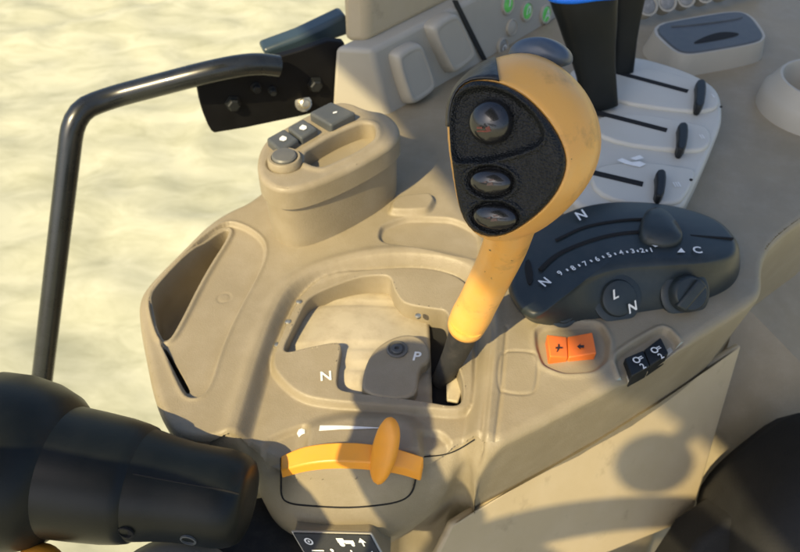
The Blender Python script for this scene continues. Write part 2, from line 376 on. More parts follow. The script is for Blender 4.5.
def stageA(X, Y):
    Z = 0.0025 * np.sin(X * 9 + 1) * np.cos(Y * 7)
    Z = Z - .010 * sm((-.135 - X) / .09)                                     # the deck falls off gently at its outer end
    d = sdf(X, Y, pk_sh); Z -= .0035 * inside(d, .003) - .0012 * np.exp(-(np.clip(d, 0, 1) / .0022) ** 2) * (d > 0)
    d = sdf(X, Y, pk_dp); Z += .0022 * np.exp(-((d - .0022) / .0016) ** 2)
    d = sdf(X, Y, basin); Z -= .0105 * inside(d + .004, .009); Z += .0015 * np.exp(-((d - .004) / .004) ** 2)
    Z += .005 * inside(sdf(X, Y, gate), .004)
    Z -= .004 * inside(sdf(X, Y, ledge), .003); Z += .005 * inside(sdf(X, Y, blk), .004)
    Z += .0028 * sm((X - np.interp(Y, [ridge1[-1, 1], ridge1[0, 1]], [ridge1[-1, 0], ridge1[0, 0]])) / .004) * (Y < .0) * (X > .02) * sm((-.0 - Y) / .03)
    for r in (ridge1, ridge2): Z -= .0012 * np.exp(-(pdist(X, Y, r) / .0011) ** 2)
    d = sdf(X, Y, sw_o); Z -= .0032 * inside(d, .0035); Z += .001 * np.exp(-((d - .002) / .002) ** 2)
    d = sdf(X, Y, sw_b); Z -= .004 * inside(d, .003); Z += .0014 * np.exp(-((d - .002) / .0016) ** 2)
    Z -= .0008 * np.exp(-(sdf(X, Y, sq) / .0009) ** 2)
    Z -= .0004 * np.exp(-((np.hypot(X - rimc[0], Y - rimc[1]) - .0042) / .0009) ** 2)
    Z += .0055 * inside(sdf(X, Y, hump), .012)
    Z -= .0035 * (inside(sdf(X, Y, rec_l), .004) + inside(sdf(X, Y, rec_r), .004))
    return Z
def rfun(X, Y):
    w = sm((-.118 - Y) / .03) * sm((.058 - X) / .02) * sm((X + .135) / .03)
    return (.006 + .042 * w, .006 + .030 * w)
def Zfull(X, Y):
    d = sdf(X, Y, OUT, .03); a, b = rfun(X, Y); t = np.clip(1 + d / b, 0, 1)
    return stageA(X, Y) - a * (1 - np.sqrt(np.clip(1 - t * t, 0, 1)))
xs = np.r_[np.arange(-.225, .262, .00072), np.arange(.262, .56, .002)]
ys = np.r_[np.arange(-.19, .175, .00072), np.arange(.175, .50, .002)]
def surf(px, py, lift=0.):                       # where a photo pixel's ray meets the moulded top
    d = ray(px, py); t = np.arange((.02 - CAM[2]) / d[2], (-.075 - CAM[2]) / d[2], .0003)
    p = CAM + t[:, None] * d; g = p[:, 2] - Zfull(p[:, 0], p[:, 1]); k = np.argmax(g <= 0) if (g <= 0).any() else len(t) - 1
    f_ = g[k - 1] / (g[k - 1] - g[k] + 1e-12) if k else 0; q = p[k - 1] + (p[k] - p[k - 1]) * np.clip(f_, 0, 1) if k else p[0]
    return q + np.array([0, 0, lift])
fr_line = np.array([surf(x, y) for x, y in chaikin([(281, 458), (281, 480), (281, 498), (290, 504), (310, 506), (345, 508), (375, 506), (400, 502), (412, 494), (416, 480), (416, 464)], 2, False)])
seam1 = np.array([surf(x, y) for x, y in [(236, 455), (281, 453)]])[:, :2]
seam2 = np.array([surf(x, y) for x, y in [(424, 457), (446, 455), (460, 449), (474, 440)]])[:, :2]
def hmain(X, Y):
    Z = stageA(X, Y)
    
    return Z
def skprof(V):                                  # below the throttle the wall tucks in, elsewhere it leans in and then flares
    w = sm((-.125 - V[:, 1]) / .02) * sm((.040 - V[:, 0]) / .02)
    return [(s_, o_ * (1 - w) + f_ * w) for s_, o_, f_ in ((.01, -.0004, -.0006), (.10, -.0075, -.022), (.13, -.0095, -.030), (1., .05, -.05))]
shell = heightfield('console_shell', xs, ys, OUT, hmain, TAN, con, rfun=rfun, skirt=.66, prof=skprof, cuts=[(hole, .0012, .034, False), (pk_dp, .0012, .040, True), (pk_sl, .0006, .02, True)])
tube('housing_seam', np.array([surf(x, y) for x, y in chaikin([(424, 457), (446, 455), (460, 449), (474, 440)], 2, False)]), .0004, VOID, con, 8)
tube('throttle_seam', fr_line, .00055, VOID, con, 8)

# curved sliding sheet seen through the shift opening, dark cavity below the lever
pts = []
dx = np.linspace(at(268, 320)[0], at(430, 330, -.012)[0], 40); dy = np.linspace(at(350, 420)[1], at(350, 262)[1], 40)
DX, DY = np.meshgrid(dx, dy); DZ = -.0105 - 9.0 * (DX - dx.mean()) ** 2 * .25 - 2.5 * (DY - dy.mean() + .01) ** 2 - .0014 * (np.abs(((DY - dy[0]) / .0085) % 1 - .5) < .07)
n = 40; me = pymesh('d', np.stack([DX.ravel(), DY.ravel(), DZ.ravel()], 1), [(j * n + i, j * n + i + 1, (j + 1) * n + i + 1, (j + 1) * n + i) for j in range(n - 1) for i in range(n - 1)])
drum = obj('shift_slide_sheet', me, CREAM, con, True, None); drum['label'] = 'cream curved sheet inside the shift opening'
dm = drum.modifiers.new('thick', 'SOLIDIFY'); dm.thickness = .0012
tri = np.array([at(361, 330, -.0095), at(367, 320, -.0095), at(373, 330, -.0095)])
slab('slot_dark_sheet', A([(424, 300), (456, 300), (472, 378), (470, 414), (410, 406), (412, 330)], -.022), (0, 0, -.003), VOID, con, 0)  # black sheet painting in the darkness down the lever slot
slab('sheet_edge', A([(446, 372), (458, 372), (463, 388), (458, 402), (447, 400)], -.017), (0, 0, -.003), CREAM, con, .001)
# plate marked P with its screw
zp = -.0035
boss = slab('park_plate', chaikin(A([(361, 395), (363, 372), (371, 352), (387, 339), (407, 333), (421, 337), (430, 347), (431, 361), (419, 367), (417, 401)], zp), 2), (0, 0, -.010), TAN, con, .0018)
boss['label'] = 'rounded tan plate marked P'
sc = at(397, 350, zp)
lathe('screw_cup', sc, (0, 0, 1), [(.0066, -.001), (.0066, .0012), (.0056, .0016), (.0050, .0006)], MGREY, boss, 24)
lathe('screw', sc, (0, 0, 1), [(.0040, 0), (.0040, .0016), (.0034, .0022), (.0015, .0022), (.0012, .0008)], DGREY, boss, 16)
UPN = np.array([0, 1, 0])
text('letter_p', 'P', .0098, at(416, 357, zp), (1, -.08, 0), (.08, 1, 0), WHITE, con, .0004, .15)
c = surf(326, 377); text('letter_n', 'N', .0098, c, (1, .12, 0), (-.12, 1, 0), WHITE, con, .0006)
for px, py in [(277, 345), (288, 322), (299, 302), (418, 316)]:
    c = surf(px, py); lathe('clip_screw', c, (0, 0, 1), [(.0020, -.001), (.0020, .0006), (.0012, .0010)], STEEL, con, 12)
# white marks on the throttle hump
c = surf(302, 433); decal('tortoise_mark', [[surf(302 + a, 433 + b, .0005) for a, b in p] for p in [[(-3, 5), (-5, 1), (-3, -3), (0, -4), (3, -3), (3, 1), (0, 2)]]], WHITE, con)
decal('speed_wedge_mark', [[surf(x, y, .0005) for x, y in [(320, 426), (340, 426), (360, 427), (386, 428.5), (360, 429.5), (340, 430), (319, 431.5)]]], WHITE, con)

# slanted wall below the top edge, and the lighter service panel under it
tl, tr = at(452, 525, -.082), at(742, 345, -.085); br = at(691, 520, -.22); pn = nrm(np.cross(br - tl, tr - tl)); pn = pn if pn[1] < 0 else -pn; bl = onp(395, 640, tl, pn)
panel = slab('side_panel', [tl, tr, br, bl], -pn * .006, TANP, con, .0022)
panel['label'] = 'lighter flat service panel with a raised edge below the console'
# ledge between the wall and the raised panel edge
T = [at(x, y, 0.) * [1, 1, 0] + [0, 0, -.078] for x, y in [(468, 456), (492, 441), (560, 406), (620, 374), (690, 333), (752, 293)]]
k = len(T); B = [tl + (tr - tl) * t + np.array([0, 0, -.0012]) for t in np.linspace(0.01, .99, k)]
obj('panel_ledge', fixn(pymesh('w', T + B, [(i, i + 1, i + 1 + k, i + k) for i in range(k - 1)])), TAN, con, True, None)
# sloping fender side right of and below the panel
fd = [at(740, 300, -.11), at(905, 165, -.11), at(1050, 620, -.30), at(650, 640, -.36)]
fdn = nrm(np.cross(fd[2] - fd[0], fd[1] - fd[0])); fdn = fdn if fdn[2] > 0 else -fdn
slab('fender_side', [p + (fd[0] - fd[0]) for p in fd], -fdn * .01, TAN, con, 0)
# symbol plate below the throttle
pl = np.array([at(293, 533, -.038), at(370, 535, -.038), at(390, 572, -.052), at(316, 572, -.052)])
lp = thing('symbol_plate', pl.mean(0), 'small black plate with white symbols below the hand throttle', 'plate')
pln = nrm(np.cross(pl[1] - pl[0], pl[3] - pl[0])); pln = pln if pln[2] > 0 else -pln
slab('rim', [p - pln * .001 for p in (pl - pl.mean(0)) * 1.05 + pl.mean(0)], -pln * .003, QUAD, lp, .0006)
slab('backing', [p - pln * .003 for p in (pl - pl.mean(0)) * 1.02 + pl.mean(0)], -pln * .02 + np.array([0, .012, 0]), TAN, lp, .002)
slab('face', pl + pln * .0004, -pln * .002, BLACK, lp, .0003)
def plp(a, b): return pl[0] * (1 - a) * (1 - b) + pl[1] * a * (1 - b) + pl[2] * a * b + pl[3] * (1 - a) * b + pln * .001
def blob(cx, cy, r, r2, k=9): return [plp(cx + r * math.cos(t), cy + r2 * math.sin(t)) for t in np.linspace(0, 2 * math.pi, k, False)]
def box(x0, y0, x1, y1): return [plp(x0, y0), plp(x1, y0), plp(x1, y1), plp(x0, y1)]
def ringq(cx, cy, r, r2, w=.35): return [[plp(cx + r * math.cos(a), cy + r2 * math.sin(a)), plp(cx + r * math.cos(b), cy + r2 * math.sin(b)), plp(cx + r * w * 1.8 * math.cos(b), cy + r2 * w * 1.8 * math.sin(b)), plp(cx + r * w * 1.8 * math.cos(a), cy + r2 * w * 1.8 * math.sin(a))] for a, b in zip(np.linspace(0, 6.283, 17)[:-1], np.linspace(0, 6.283, 17)[1:])]
for nm_, sh_ in (('round_symbol', ringq(.15, .20, .055, .09) + [blob(.15, .20, .015, .03)]), ('tractor_symbol', [box(.53, .10, .62, .22), box(.62, .15, .74, .24), blob(.57, .26, .035, .06), blob(.71, .27, .022, .04)]), ('arrow_symbol', [[plp(.80, .20), plp(.85, .08), plp(.90, .20)], box(.84, .20, .86, .30)]), ('bar_symbol', [box(.12, .42, .28, .45), box(.12, .49, .28, .52), box(.12, .56, .28, .59)]), ('lever_symbol', [box(.38, .42, .40, .60), box(.38, .58, .50, .61), blob(.39, .42, .022, .04)]), ('cross_symbol', [box(.56, .49, .72, .52), box(.63, .41, .65, .485), box(.63, .525, .65, .60)]), ('wedge_symbol', [[plp(.78, .60), plp(.92, .60), plp(.92, .42)]])): decal(nm_, sh_, WHITE, lp)

# upright dash behind the pod, with two blank pads
B0, B1 = at(391, 115, 0), np.array([-.0234, .207, .06])
wd = nrm([.67, .74, 0]); wn = np.array([wd[1], -wd[0], 0])                  # along the face, out of the face
A0 = at(330, 112, 0); A1 = at(335, 47, .06)
far = .42
def prism6(name, lo, hi, m, parent, bevel):
    n = len(lo); v = [tuple(p) for p in lo] + [tuple(p) for p in hi]
    f = [tuple(range(n))[::-1], tuple(range(n, 2 * n))] + [(j, (j + 1) % n, (j + 1) % n + n, j + n) for j in range(n)]
    o = obj(name, fixn(pymesh(name, v, f)), m, parent, True, 35); b = o.modifiers.new('b', 'BEVEL'); b.width = bevel; b.segments = 4; b.limit_method = 'ANGLE'
    return o
lo = [A0 + [0, 0, -.01], B0 + [0, 0, -.01], B0 + wd * far + [0, 0, -.01], A0 + wd * far + [0, 0, -.01]]
hi = [A1, B1, B1 + wd * far + [0, 0, .0], A1 + wd * far]
dash = prism6('dash_upright', lo, hi, GREYTAN, con, .004)
lo2 = [A1 + np.array([.006, .010, -.002]), B1 + np.array([-.004, .016, -.002]), B1 + wd * .30 + np.array([-.004, .016, -.002]), A1 + wd * .30 + [0, .01, -.002]]
hi2 = [p + np.array([0.0, .035, .10]) for p in lo2]
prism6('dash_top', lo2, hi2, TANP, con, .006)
# face plane
fn = nrm(np.cross(wd, np.array(B1) - B0)); fn = fn if fn[1] < 0 else -fn
def onface(px, py, lift=0): return onp(px, py, B0 + fn * lift, fn) if lift else onp(px, py, B0, fn)
for pq in ([(386, 52), (413, 38), (431, 88), (404, 107)], [(421, 25), (448, 8), (472, 56), (446, 76)]):
    base = np.array([onface(x, y) for x, y in pq])
    
    rings = [rnd((base - base.mean(0)) * s_ + base.mean(0) + fn * h_, .12) for s_, h_ in ((1.0, -.002), (.99, .004), (.95, .0085), (.90, .0105), (.80, .0112), (.74, .0104), (.70, .0104))]
    loft('blank_pad', rings, GREYTAN, con, auto=80)
g = [onface(452, 0), onface(457, 0), onface(487, 60), (onface(482, 60))]
slab('dash_groove', [p + fn * .0006 for p in g], -fn * .001, BLACK, con, 0)

# ashtray and cup holder
zt = .022
lid = A([(650, 25), (692, 17), (735, 10), (750, 14), (762, 30), (764, 36), (758, 42), (700, 52), (686, 53), (674, 49)], zt)
base = np.array([(p - lid.mean(0)) * 1.05 + lid.mean(0) for p in lid])
loft('ashtray_base', [resample(chaikin((base - base.mean(0)) * 1.12 + base.mean(0) - [0, 0, .024], 2), 40), resample(chaikin(base - [0, 0, .001], 2), 40)], GREYTAN, con, auto=50)
ash = slab('ashtray_lid', chaikin(lid, 2), (0, 0, -.006), DGREY, con, .002); ash['label'] = 'dark slate ashtray lid with a crescent finger slot'
slab('finger_slot', chaikin(A([(690, 44), (705, 36), (722, 31), (742, 33), (732, 37), (710, 41)], zt + .0005), 2), (0, 0, -.0015), VOID, ash, 0)
slab('lid_highlight_ridge', chaikin(A([(658, 27), (735, 13), (748, 17), (700, 24)], zt + .0012), 2), (0, 0, -.003), DGREY, ash, .0008)
cc = at(822, 92, .018)
lathe('cup_holder', cc, (0, 0, 1), [(.050, -.03), (.0485, -.004), (.046, -.001), (.0400, .010), (.0385, .012), (.0365, .012), (.035, .009), (.033, -.03), (.032, -.045)], GREYTAN, con, 48)['label'] = 'round raised cup holder rim at the rear edge'

# ------------------------------------------------------------------ switch pod
zpod = .055
pod = thing('switch_pod', at(300, 215, 0), 'raised tan pod with an open tray, grey switches and a round button beside the handrail', 'switch pod')
pout = A([(259, 148), (256, 166), (261, 181), (283, 192), (322, 182), (370, 159), (400, 139), (400, 124), (386, 111), (367, 109), (350, 101), (331, 101), (270, 134)], zpod)[:, :2]
pout = chaikin(pout, 3)
tray = rnd(A([(298, 157), (316, 169), (332, 164), (370, 145), (378, 132), (370, 121), (348, 128), (322, 141)], zpod)[:, :2], .3)
btn = at(285, 162, zpod)
def hpod(X, Y):
    Z = np.full(np.shape(X), zpod)
    Z += .0012 * np.exp(-((sdf(X, Y, tray) - .003) / .0022) ** 2)
    Z -= .002 * inside(np.hypot(X - btn[0], Y - btn[1]) - .0125, .002)
    return Z
heightfield('pod_top', np.arange(pout[:, 0].min() - .003, pout[:, 0].max() + .003, .0008), np.arange(pout[:, 1].min() - .003, pout[:, 1].max() + .003, .0008), pout, hpod, TAN, pod, R=.004, skirt=.013, cuts=[(tray, .0022, .026, True)], flare=.0003)
pc = pout.mean(0)
r_ = resample(pout, 60)
loft('pod_base', [np.c_[(r_ - pc) * s + pc, np.full(60, z)] for s, z in [(.95, -.012), (.955, .010), (.955, .030), (.955, .042)]], TAN, pod, auto=60)
def podbtn(c4, h, m, white, nm='rocker_switch'):
    t = A(c4, zpod + h)
    o = slab(nm, t, (0, 0, -h - .004), m, pod, .0018)
    return o
s1 = podbtn([(266, 138), (284, 128), (299, 139), (281, 151)], .006, DGREY, 1)
s2 = podbtn([(287, 127), (303, 118), (318, 128), (301, 138)], .006, DGREY, 1)
s3 = podbtn([(309, 112), (331, 101), (356, 112), (331, 125)], .007, DGREY, 0)
for px, py, s in ((282.5, 138, s1), (302.5, 127, s2)):
    decal('icon', [[at(px + a, py + b, zpod + .0066) for a, b in [(-3, 0), (0, -2.5), (4, -1), (4, 1.5), (1, 3), (-3, 2)]]], WHITE, s)
decal('icon', [[at(335 + a, 112 + b, zpod + .0076) for a, b in [(-2, 0), (2, -1), (2, .5), (-2, 1.5)]]], WHITE, s3)
lathe('push_button', btn, (0, 0, 1), [(.0118, -.004), (.0118, .003), (.0108, .0045), (.0092, .0045), (.0090, .003)], TAN, pod, 32)
lathe('button_cap', btn, (0, 0, 1), [(.0086, 0), (.0086, .0055), (.0076, .0065), (.004, .0068), (.0, .0068)], MGREY, pod, 28)

# ------------------------------------------------------------------ hand throttle
thr = thing('throttle_lever', surf(350, 470), 'orange hand throttle paddle on its curved orange quadrant strip', 'lever')
topl = [(281, 456), (300, 447), (320, 443.5), (340, 442), (360, 442.5), (380, 445), (400, 449), (424, 457)]
botl = [(421, 474), (404, 468), (385, 464.5), (362, 462), (340, 461), (320, 462), (300, 465), (281, 471)]
def fit(pl):                                   # smooth curve through the housing surface
    p = np.array([surf(x, y) for x, y in pl]); c = np.polyfit(p[:, 0], p[:, 2], 2)
    return [at(x, y, np.polyval(c, q[0]) + .0042) for (x, y), q in zip(pl, p)]
strip = np.array(fit(resample(spline(np.array(topl), 60), 24, False)) + fit(resample(spline(np.array(botl), 60), 24, False)))
n = 24; v = list(strip) + list(strip - np.array([0, .001, .006])); f = []
for i in range(n - 1):
    a, b = i, i + 1; c_, d_ = 2 * n - 2 - i, 2 * n - 1 - i
    f += [(a, b, c_, d_), (a, b, b + 2 * n, a + 2 * n), (d_, c_, c_ + 2 * n, d_ + 2 * n)]
f += [(0, 2 * n - 1, 4 * n - 1, 2 * n), (n - 1, n, 3 * n, 3 * n - 1)]
qs = obj('quadrant_strip', fixn(pymesh('q', v, f)), ORA, thr, True, 45); bq = qs.modifiers.new('b', 'BEVEL'); bq.width = .0008; bq.segments = 2; bq.limit_method = 'ANGLE'
# paddle: a leaf-shaped blade standing on the strip
pc_ = surf(386, 462); out_p = [(388, 416), (395, 419), (399, 430), (398, 446), (394, 464), (387, 479), (380, 486), (374, 482), (371, 470), (372, 456), (375, 440), (381, 424)]
pz = surf(384, 475)
pnrm = nrm([-.62, -.62, .50])
pad0 = np.array([onp(x, y, pz + np.array([0, 0, .012]), pnrm) for x, y in out_p]); pad0 = resample(chaikin(pad0, 2), 40); pcn = pad0.mean(0)
loft('paddle', [(pad0 - pcn) * s + pcn + pnrm * h for s, h in [(.5, -.0034), (.82, -.003), (.95, -.002), (1, -.0006), (1, .0006), (.95, .002), (.82, .003), (.5, .0036), (.2, .0038)]], ORA, thr, auto=80)
tube('stem', [pcn, pcn * .5 + surf(386, 462) * .5, surf(386, 460, -.006)], .004, BLACK, thr, 12)

# ------------------------------------------------------------------ rocker switches on the console
s0 = thing('rocker_switch', surf(570, 347), 'orange-red rocker switch with two dark symbols below the black dial module', 'switch')
zq = surf(570, 347)[2] + .004
qa = [(546, 338), (567, 336.5), (568, 357.5), (549, 360)]; qb = [(567.5, 336.5), (592, 334), (596, 355), (568.5, 357.5)]
ra = A(qa, zq); ra[0][2] += .0035; ra[3][2] += .0035; rb = A(qb, zq); rb[1][2] += .002; rb[2][2] += .002
k1 = slab('rocker_half', ra, (0, 0, -.012), RED, s0, .0009); k2 = slab('rocker_half', rb, (0, 0, -.012), RED, s0, .0009)
zc = zq + .0024
decal('symbol', [[at(558.5 + a, 348 + b, zc) for a, b in p] for p in [[(-3, -1), (-.5, -1.4), (-.5, -4), (1, -4), (1, -1.4), (4, -1), (4, .5), (1, .6), (-1, 4), (-2, 4), (-1, .6), (-3, .8)]]], DKP, s0)
decal('symbol', [[at(581 + a, 346.5 + b, zc - .0005) for a, b in [(-4, 0), (-.5, -3), (-.5, -1.2), (3, -1.5), (3, 1.5), (-.5, 1.2), (-.5, 3)]]], DKP, s0)
s4 = thing('rocker_switch', surf(646, 358), 'black rocker switch with white lamp symbols in a recess on the console edge', 'switch')
zb = surf(646, 358)[2] + .0032
ha = A([(624, 360), (643.5, 350), (650, 366), (631, 378)], zb); hb = A([(644, 349.7), (660, 339), (668, 355), (650.4, 365.7)], zb); ha[0][2] += .002; ha[3][2] += .002; hb[1][2] += .002; hb[2][2] += .002
for h_ in (ha, hb): slab('rocker_half', h_, (0, 0, -.012), BLACK, s4, .0009)
slab('bezel', A([(618, 361), (663, 335), (674, 351), (629, 381)], zb - .0035), (0, 0, -.006), GREYTAN, s4, .001)
ur = nrm(at(661, 341, 0) - at(625, 360, 0)); uu = np.array([-ur[1], ur[0], 0])
for px, py in ((639, 363), (657, 353)):
    c = at(px, py, zb + .0018)
    text('lamp_symbol', 'O', .0062, c + uu * .002, ur, uu, WHITE, s4); text('lamp_symbol', '=', .0055, c + ur * .0035 + uu * .002, ur, uu, WHITE, s4); text('lamp_symbol', '2', .0055, c - uu * .0032, ur, uu, WHITE, s4)

# ------------------------------------------------------------------ black dial module
mod = thing('dial_module', at(620, 290, 0), 'black rounded control module with a numbered white scale, slider and dial knobs', 'control module')
bot = [(507, 288), (513, 304), (522, 316), (538, 327), (570, 328), (600, 326), (650, 319), (690, 311), (722, 297), (738, 280), (741, 262), (737, 245), (715, 232), (660, 228), (600, 232), (555, 245), (525, 262)]
top = [(509, 284), (515, 300), (524, 312), (538, 318), (556, 305), (582, 283), (614, 270), (671, 267), (704, 265), (728, 260), (738, 252), (735, 236), (716, 217), (660, 202), (594, 202), (548, 220), (518, 248)]
zt = .028
bt, tpm = A(bot, 0), A(top, zt)
def crop(p): return resample(chaikin(p, 3), 96)
# align parameters: use the same chaikin weights so points correspond
bt, tpm = chaikin(bt, 3), chaikin(tpm, 3); tc_ = tpm.mean(0)
rings = [bt - [0, 0, .006], bt, bt * .35 + tpm * .65 + (bt - bt.mean(0)) * .015, bt * .05 + tpm * .95 + (bt - bt.mean(0)) * .012 - [0, 0, .001], tpm + [0, 0, .0008] + (tc_ - tpm) * .015, tpm + (tc_ - tpm) * .05 + [0, 0, .0018], tpm + (tc_ - tpm) * .45 + [0, 0, .003], tpm + (tc_ - tpm) * .9 + [0, 0, .0035]]
hs = loft('housing', rings, BLACKM, mod, auto=70)
def mz(px, py): return at(px, py, zt + .0035)
for gl, w in (([(540, 270), (556, 254), (590, 240), (620, 233), (652, 231)], .0016), ([(556, 240), (580, 228), (600, 223), (630, 219), (650, 219)], .0012)):
    L = spline(np.array([mz(x, y) for x, y in gl]), 40); tube('slider_groove', L, w, VOID, mod, 8, .5)
slab('end_slot', chaikin(np.array([mz(x, y) for x, y in [(524, 262), (530, 258), (534, 278), (530, 285), (527, 280)]]), 1), (0, 0, -.004), VOID, mod, 0)
slab('panel_line', np.array([mz(x, y) for x, y in [(690, 233.5), (734, 236.5), (734, 238), (690, 235)]]) - [0, 0, .0008], (0, 0, -.001), VOID, mod, 0)
# slider knob
kb = [(640, 243), (638, 228), (644, 215), (655, 211), (668, 216), (684, 238), (679, 246), (662, 248)]
k0 = np.array([mz(x, y) for x, y in kb]); k0 = chaikin(k0, 2); kc = k0.mean(0)
loft('slider_knob', [k0 - [0, 0, .002], k0 + [0, 0, .001], (k0 - kc) * .93 + kc + [0, .001, .0045], (k0 - kc) * .66 + kc + [-.002, .002, .0062], (k0 - kc) * .3 + kc + [-.002, .002, .0066]], BLACKM, mod, auto=60)
# white scale
ch = [('N', 545, 283, 1.25), ('9', 560, 274, .8), ('.', 567, 270.5, .8), ('8', 573, 269, .8), ('.', 579, 266, .8), ('7', 585, 264.5, .8), ('.', 591, 261.5, .8), ('6', 597, 260, .8), ('.', 603, 257.5, .8), ('5', 609, 256, .8), ('.', 615, 254.5, .8), ('4', 621, 253.5, .8), ('.', 627, 252.5, .8), ('3', 632.5, 252, .8), ('.', 637.5, 251.6, .8), ('2', 642, 251.5, .8), ('.', 646.5, 251.2, .8), ('1', 651, 251, .8)]
line = np.array([mz(x, y) for _, x, y, _ in ch])
for i, (s, x, y, k) in enumerate(ch):
    a = line[max(i - 1, 0)]; b = line[min(i + 1, len(ch) - 1)]; d = nrm(b - a); d[2] = 0
    if s == '.':
        c = line[i]; u = np.array([-d[1], d[0], 0]); decal('scale_tick', [[c - d * .0006 - u * .0010 + [0, 0, .0006], c + d * .0006 - u * .0010 + [0, 0, .0006], c + d * .0006 + u * .0010 + [0, 0, .0006], c - d * .0006 + u * .0010 + [0, 0, .0006]]], WHITE, mod)
    else: text('scale_number', s, .0070 * k, line[i], d, np.array([-d[1], d[0], 0]), WHITE, mod, .0008)
decal('scale_arrow', [[mz(681 + a, 251 + b) + [0, 0, .0006] for a, b in [(-4, 2), (0, -2.5), (4, 2)]]], WHITE, mod)
text('scale_letter', 'C', .0085, mz(697, 251), (1, -.05, 0), (.05, 1, 0), WHITE, mod, .0008)
text('top_mark', 'N', .011, mz(580, 217), nrm([.8, .5, 0]), nrm([-.5, .8, 0]), WHITE, mod, .0012, .3)
decal('top_mark', [[mz(*p) + [0, 0, .0008] for p in [(648, 243), (660, 238), (664, 244), (655, 248)]]], WHITE, mod)
# front-face knobs: find the slanted front plane
fp = [at(600, 326, 0), at(690, 311, 0), at(640, 268, zt)]
ffn = nrm(np.cross(fp[1] - fp[0], fp[2] - fp[0])); ffn = ffn if ffn[1] < 0 else -ffn
def fr(px, py): return onp(px, py, fp[0] + ffn * .0006, ffn)
fu = nrm(fp[1] - fp[0]); fv = np.cross(ffn, fu)
fv = fv if fv[2] > 0 else -fv
for px, py, r, hk in ((684, 293, .0170, .8), (617, 298, .0165, .35), (563, 312, .0100, .2)):
    c = fr(px, py); kn = nrm(ffn + np.array([0, 0, .2]))
    dial = lathe('dial_knob', c, kn, [(r, -.006), (r, .002 * hk), (r * .93, .0032 * hk), (r * .74, .0036 * hk), (r * .68, .010 * hk), (r * .60, .0115 * hk), (.0, .0115 * hk)], BLACKM, mod, 36)
    if px == 684: slab('finger_bar', [c + kn * .0115 + fu * a + fv * b for a, b in [(-.012, -.006), (.004, .009), (.010, .004), (-.006, -.011)]], -kn * .006, BLACKM, dial, .0015)
text('front_mark', 'L', .0085, fr(610, 293), nrm(fu + fv * .3), nrm(fv - fu * .3), WHITE, mod, .0062, .3)
text('front_mark', 'N', .0085, fr(627, 306), nrm(fu + fv * .4), nrm(fv - fu * .4), WHITE, mod, .0062, .3)

# ------------------------------------------------------------------ lever quadrant with three slots
zq2 = .022
quad = thing('lever_quadrant', at(670, 170, 0), 'pale grey stepped lever quadrant with three dark slots and black stops', 'lever quadrant')
qo = A([(560, 75), (590, 60), (630, 54), (672, 65), (702, 77), (720, 90), (723, 110), (722, 124), (712, 147), (704, 166), (694, 186), (680, 214), (590, 214), (560, 190)], zq2)
qo = chaikin(qo, 2); qc = qo.mean(0)
slab('housing', qo, (0, 0, -.026), QUAD, quad, .004, 4)
for i, (pp) in enumerate([[(600, 78), (640, 64), (700, 80), (719, 94), (720, 108), (690, 112), (600, 98)], [(590, 116), (640, 112), (690, 122), (710, 126), (712, 146), (690, 152), (600, 140)], [(585, 166), (640, 160), (680, 166), (698, 168), (690, 190), (676, 206), (600, 200)]]):
    slab('slot_plate', chaikin(A(pp, zq2 + .003), 2), (0, 0, -.006), QUAD, quad, .0022, 3)
for a, b in (((615, 71.5), (688, 91)), ((595, 111.5), (667, 130)), ((588, 171), (643, 184))):
    a3, b3 = at(*a, zq2 + .0034), at(*b, zq2 + .0034); d = nrm(b3 - a3); u = np.array([-d[1], d[0], 0]) * .0030
    slab('lever_slot', [a3 - u, b3 - u, b3 + u, a3 + u], (0, 0, -.0012), VOID, quad, 0)
for x, y in ((701, 92), (683, 135), (661, 182)):
    t = A([(x - 5, y - 13), (x + 5, y - 14), (x + 6, y - 3), (x + 3, y + 14), (x - 6, y + 13), (x - 4, y)], zq2 + .010)
    slab('black_stop', chaikin(t, 1), (0, 0, -.010), BLACK, quad, .0015)
for x, y in ((713, 96), (702, 137), (677, 185)): text('print', 'I' * ((x < 713) + (x < 700) + 1), .0075, at(x, y, zq2 + .0032), (1, .1, 0), (-.1, 1, 0), WHITE, quad, .0004)
decal('implement_mark', [[at(x, y, zq2 + .0036) for x, y in p] for p in [[(617, 160), (622, 158), (632, 162), (640, 161), (646, 164), (640, 167), (626, 164)], [(630, 158), (640, 155), (644, 158), (636, 160)]]], WHITE, quad)
for x, y in ((721, 107), (691, 180)): lathe('screw_dot', at(x, y, zq2 + .003), (0, 0, 1), [(.0012, 0), (.0012, .0006), (.0, .0006)], VOID, quad, 10)

# ------------------------------------------------------------------ indicator lamps on the dash face
ind = thing('lamp_cluster', onface(527, 12), 'cluster of round indicator lamps, three lit green, on the upright dash', 'lamps')
for px, py, m_, r in ((508, 4, GREEN, .0100), (527, 11, GREEN, .0100), (546, 14, GREEN, .0100), (512, 27, GREYTAN, .0085), (556, 34, CLEAR, .0085), (503, 46, CLEAR, .0085)):
    c = onface(px, py)
    rg = lathe('lamp_ring', c, fn, [(r, -.002), (r, .0012), (r * .86, .0016), (r * .82, .0006)], GREYTAN, ind, 28)
    dome('lens', c, fn, r * .82, .0018, m_, rg, udir=wd)
    if m_ is not GREYTAN: text('icon', {508: 'J', 527: '0', 546: 'A', 556: 'I', 503: 'o'}[px], r * 1.6, c, wd, (0, 0, 1), WHITE, rg, .0022)
row = thing('lamp_row', at(668, -2, .02), 'row of small grey round lamps above the ashtray', 'lamp row')
for i in range(7):
    c = at(648 + 19 * i, 6 - 4.2 * i, .022); dome('lens', c, (.1, -.7, .6), .0085, .002, CLEAR, row); lathe('ring', c, (.1, -.7, .6), [(.0105, -.012), (.0105, .0012), (.009, .0016), (.0086, .0004)], GREYTAN, row, 24)

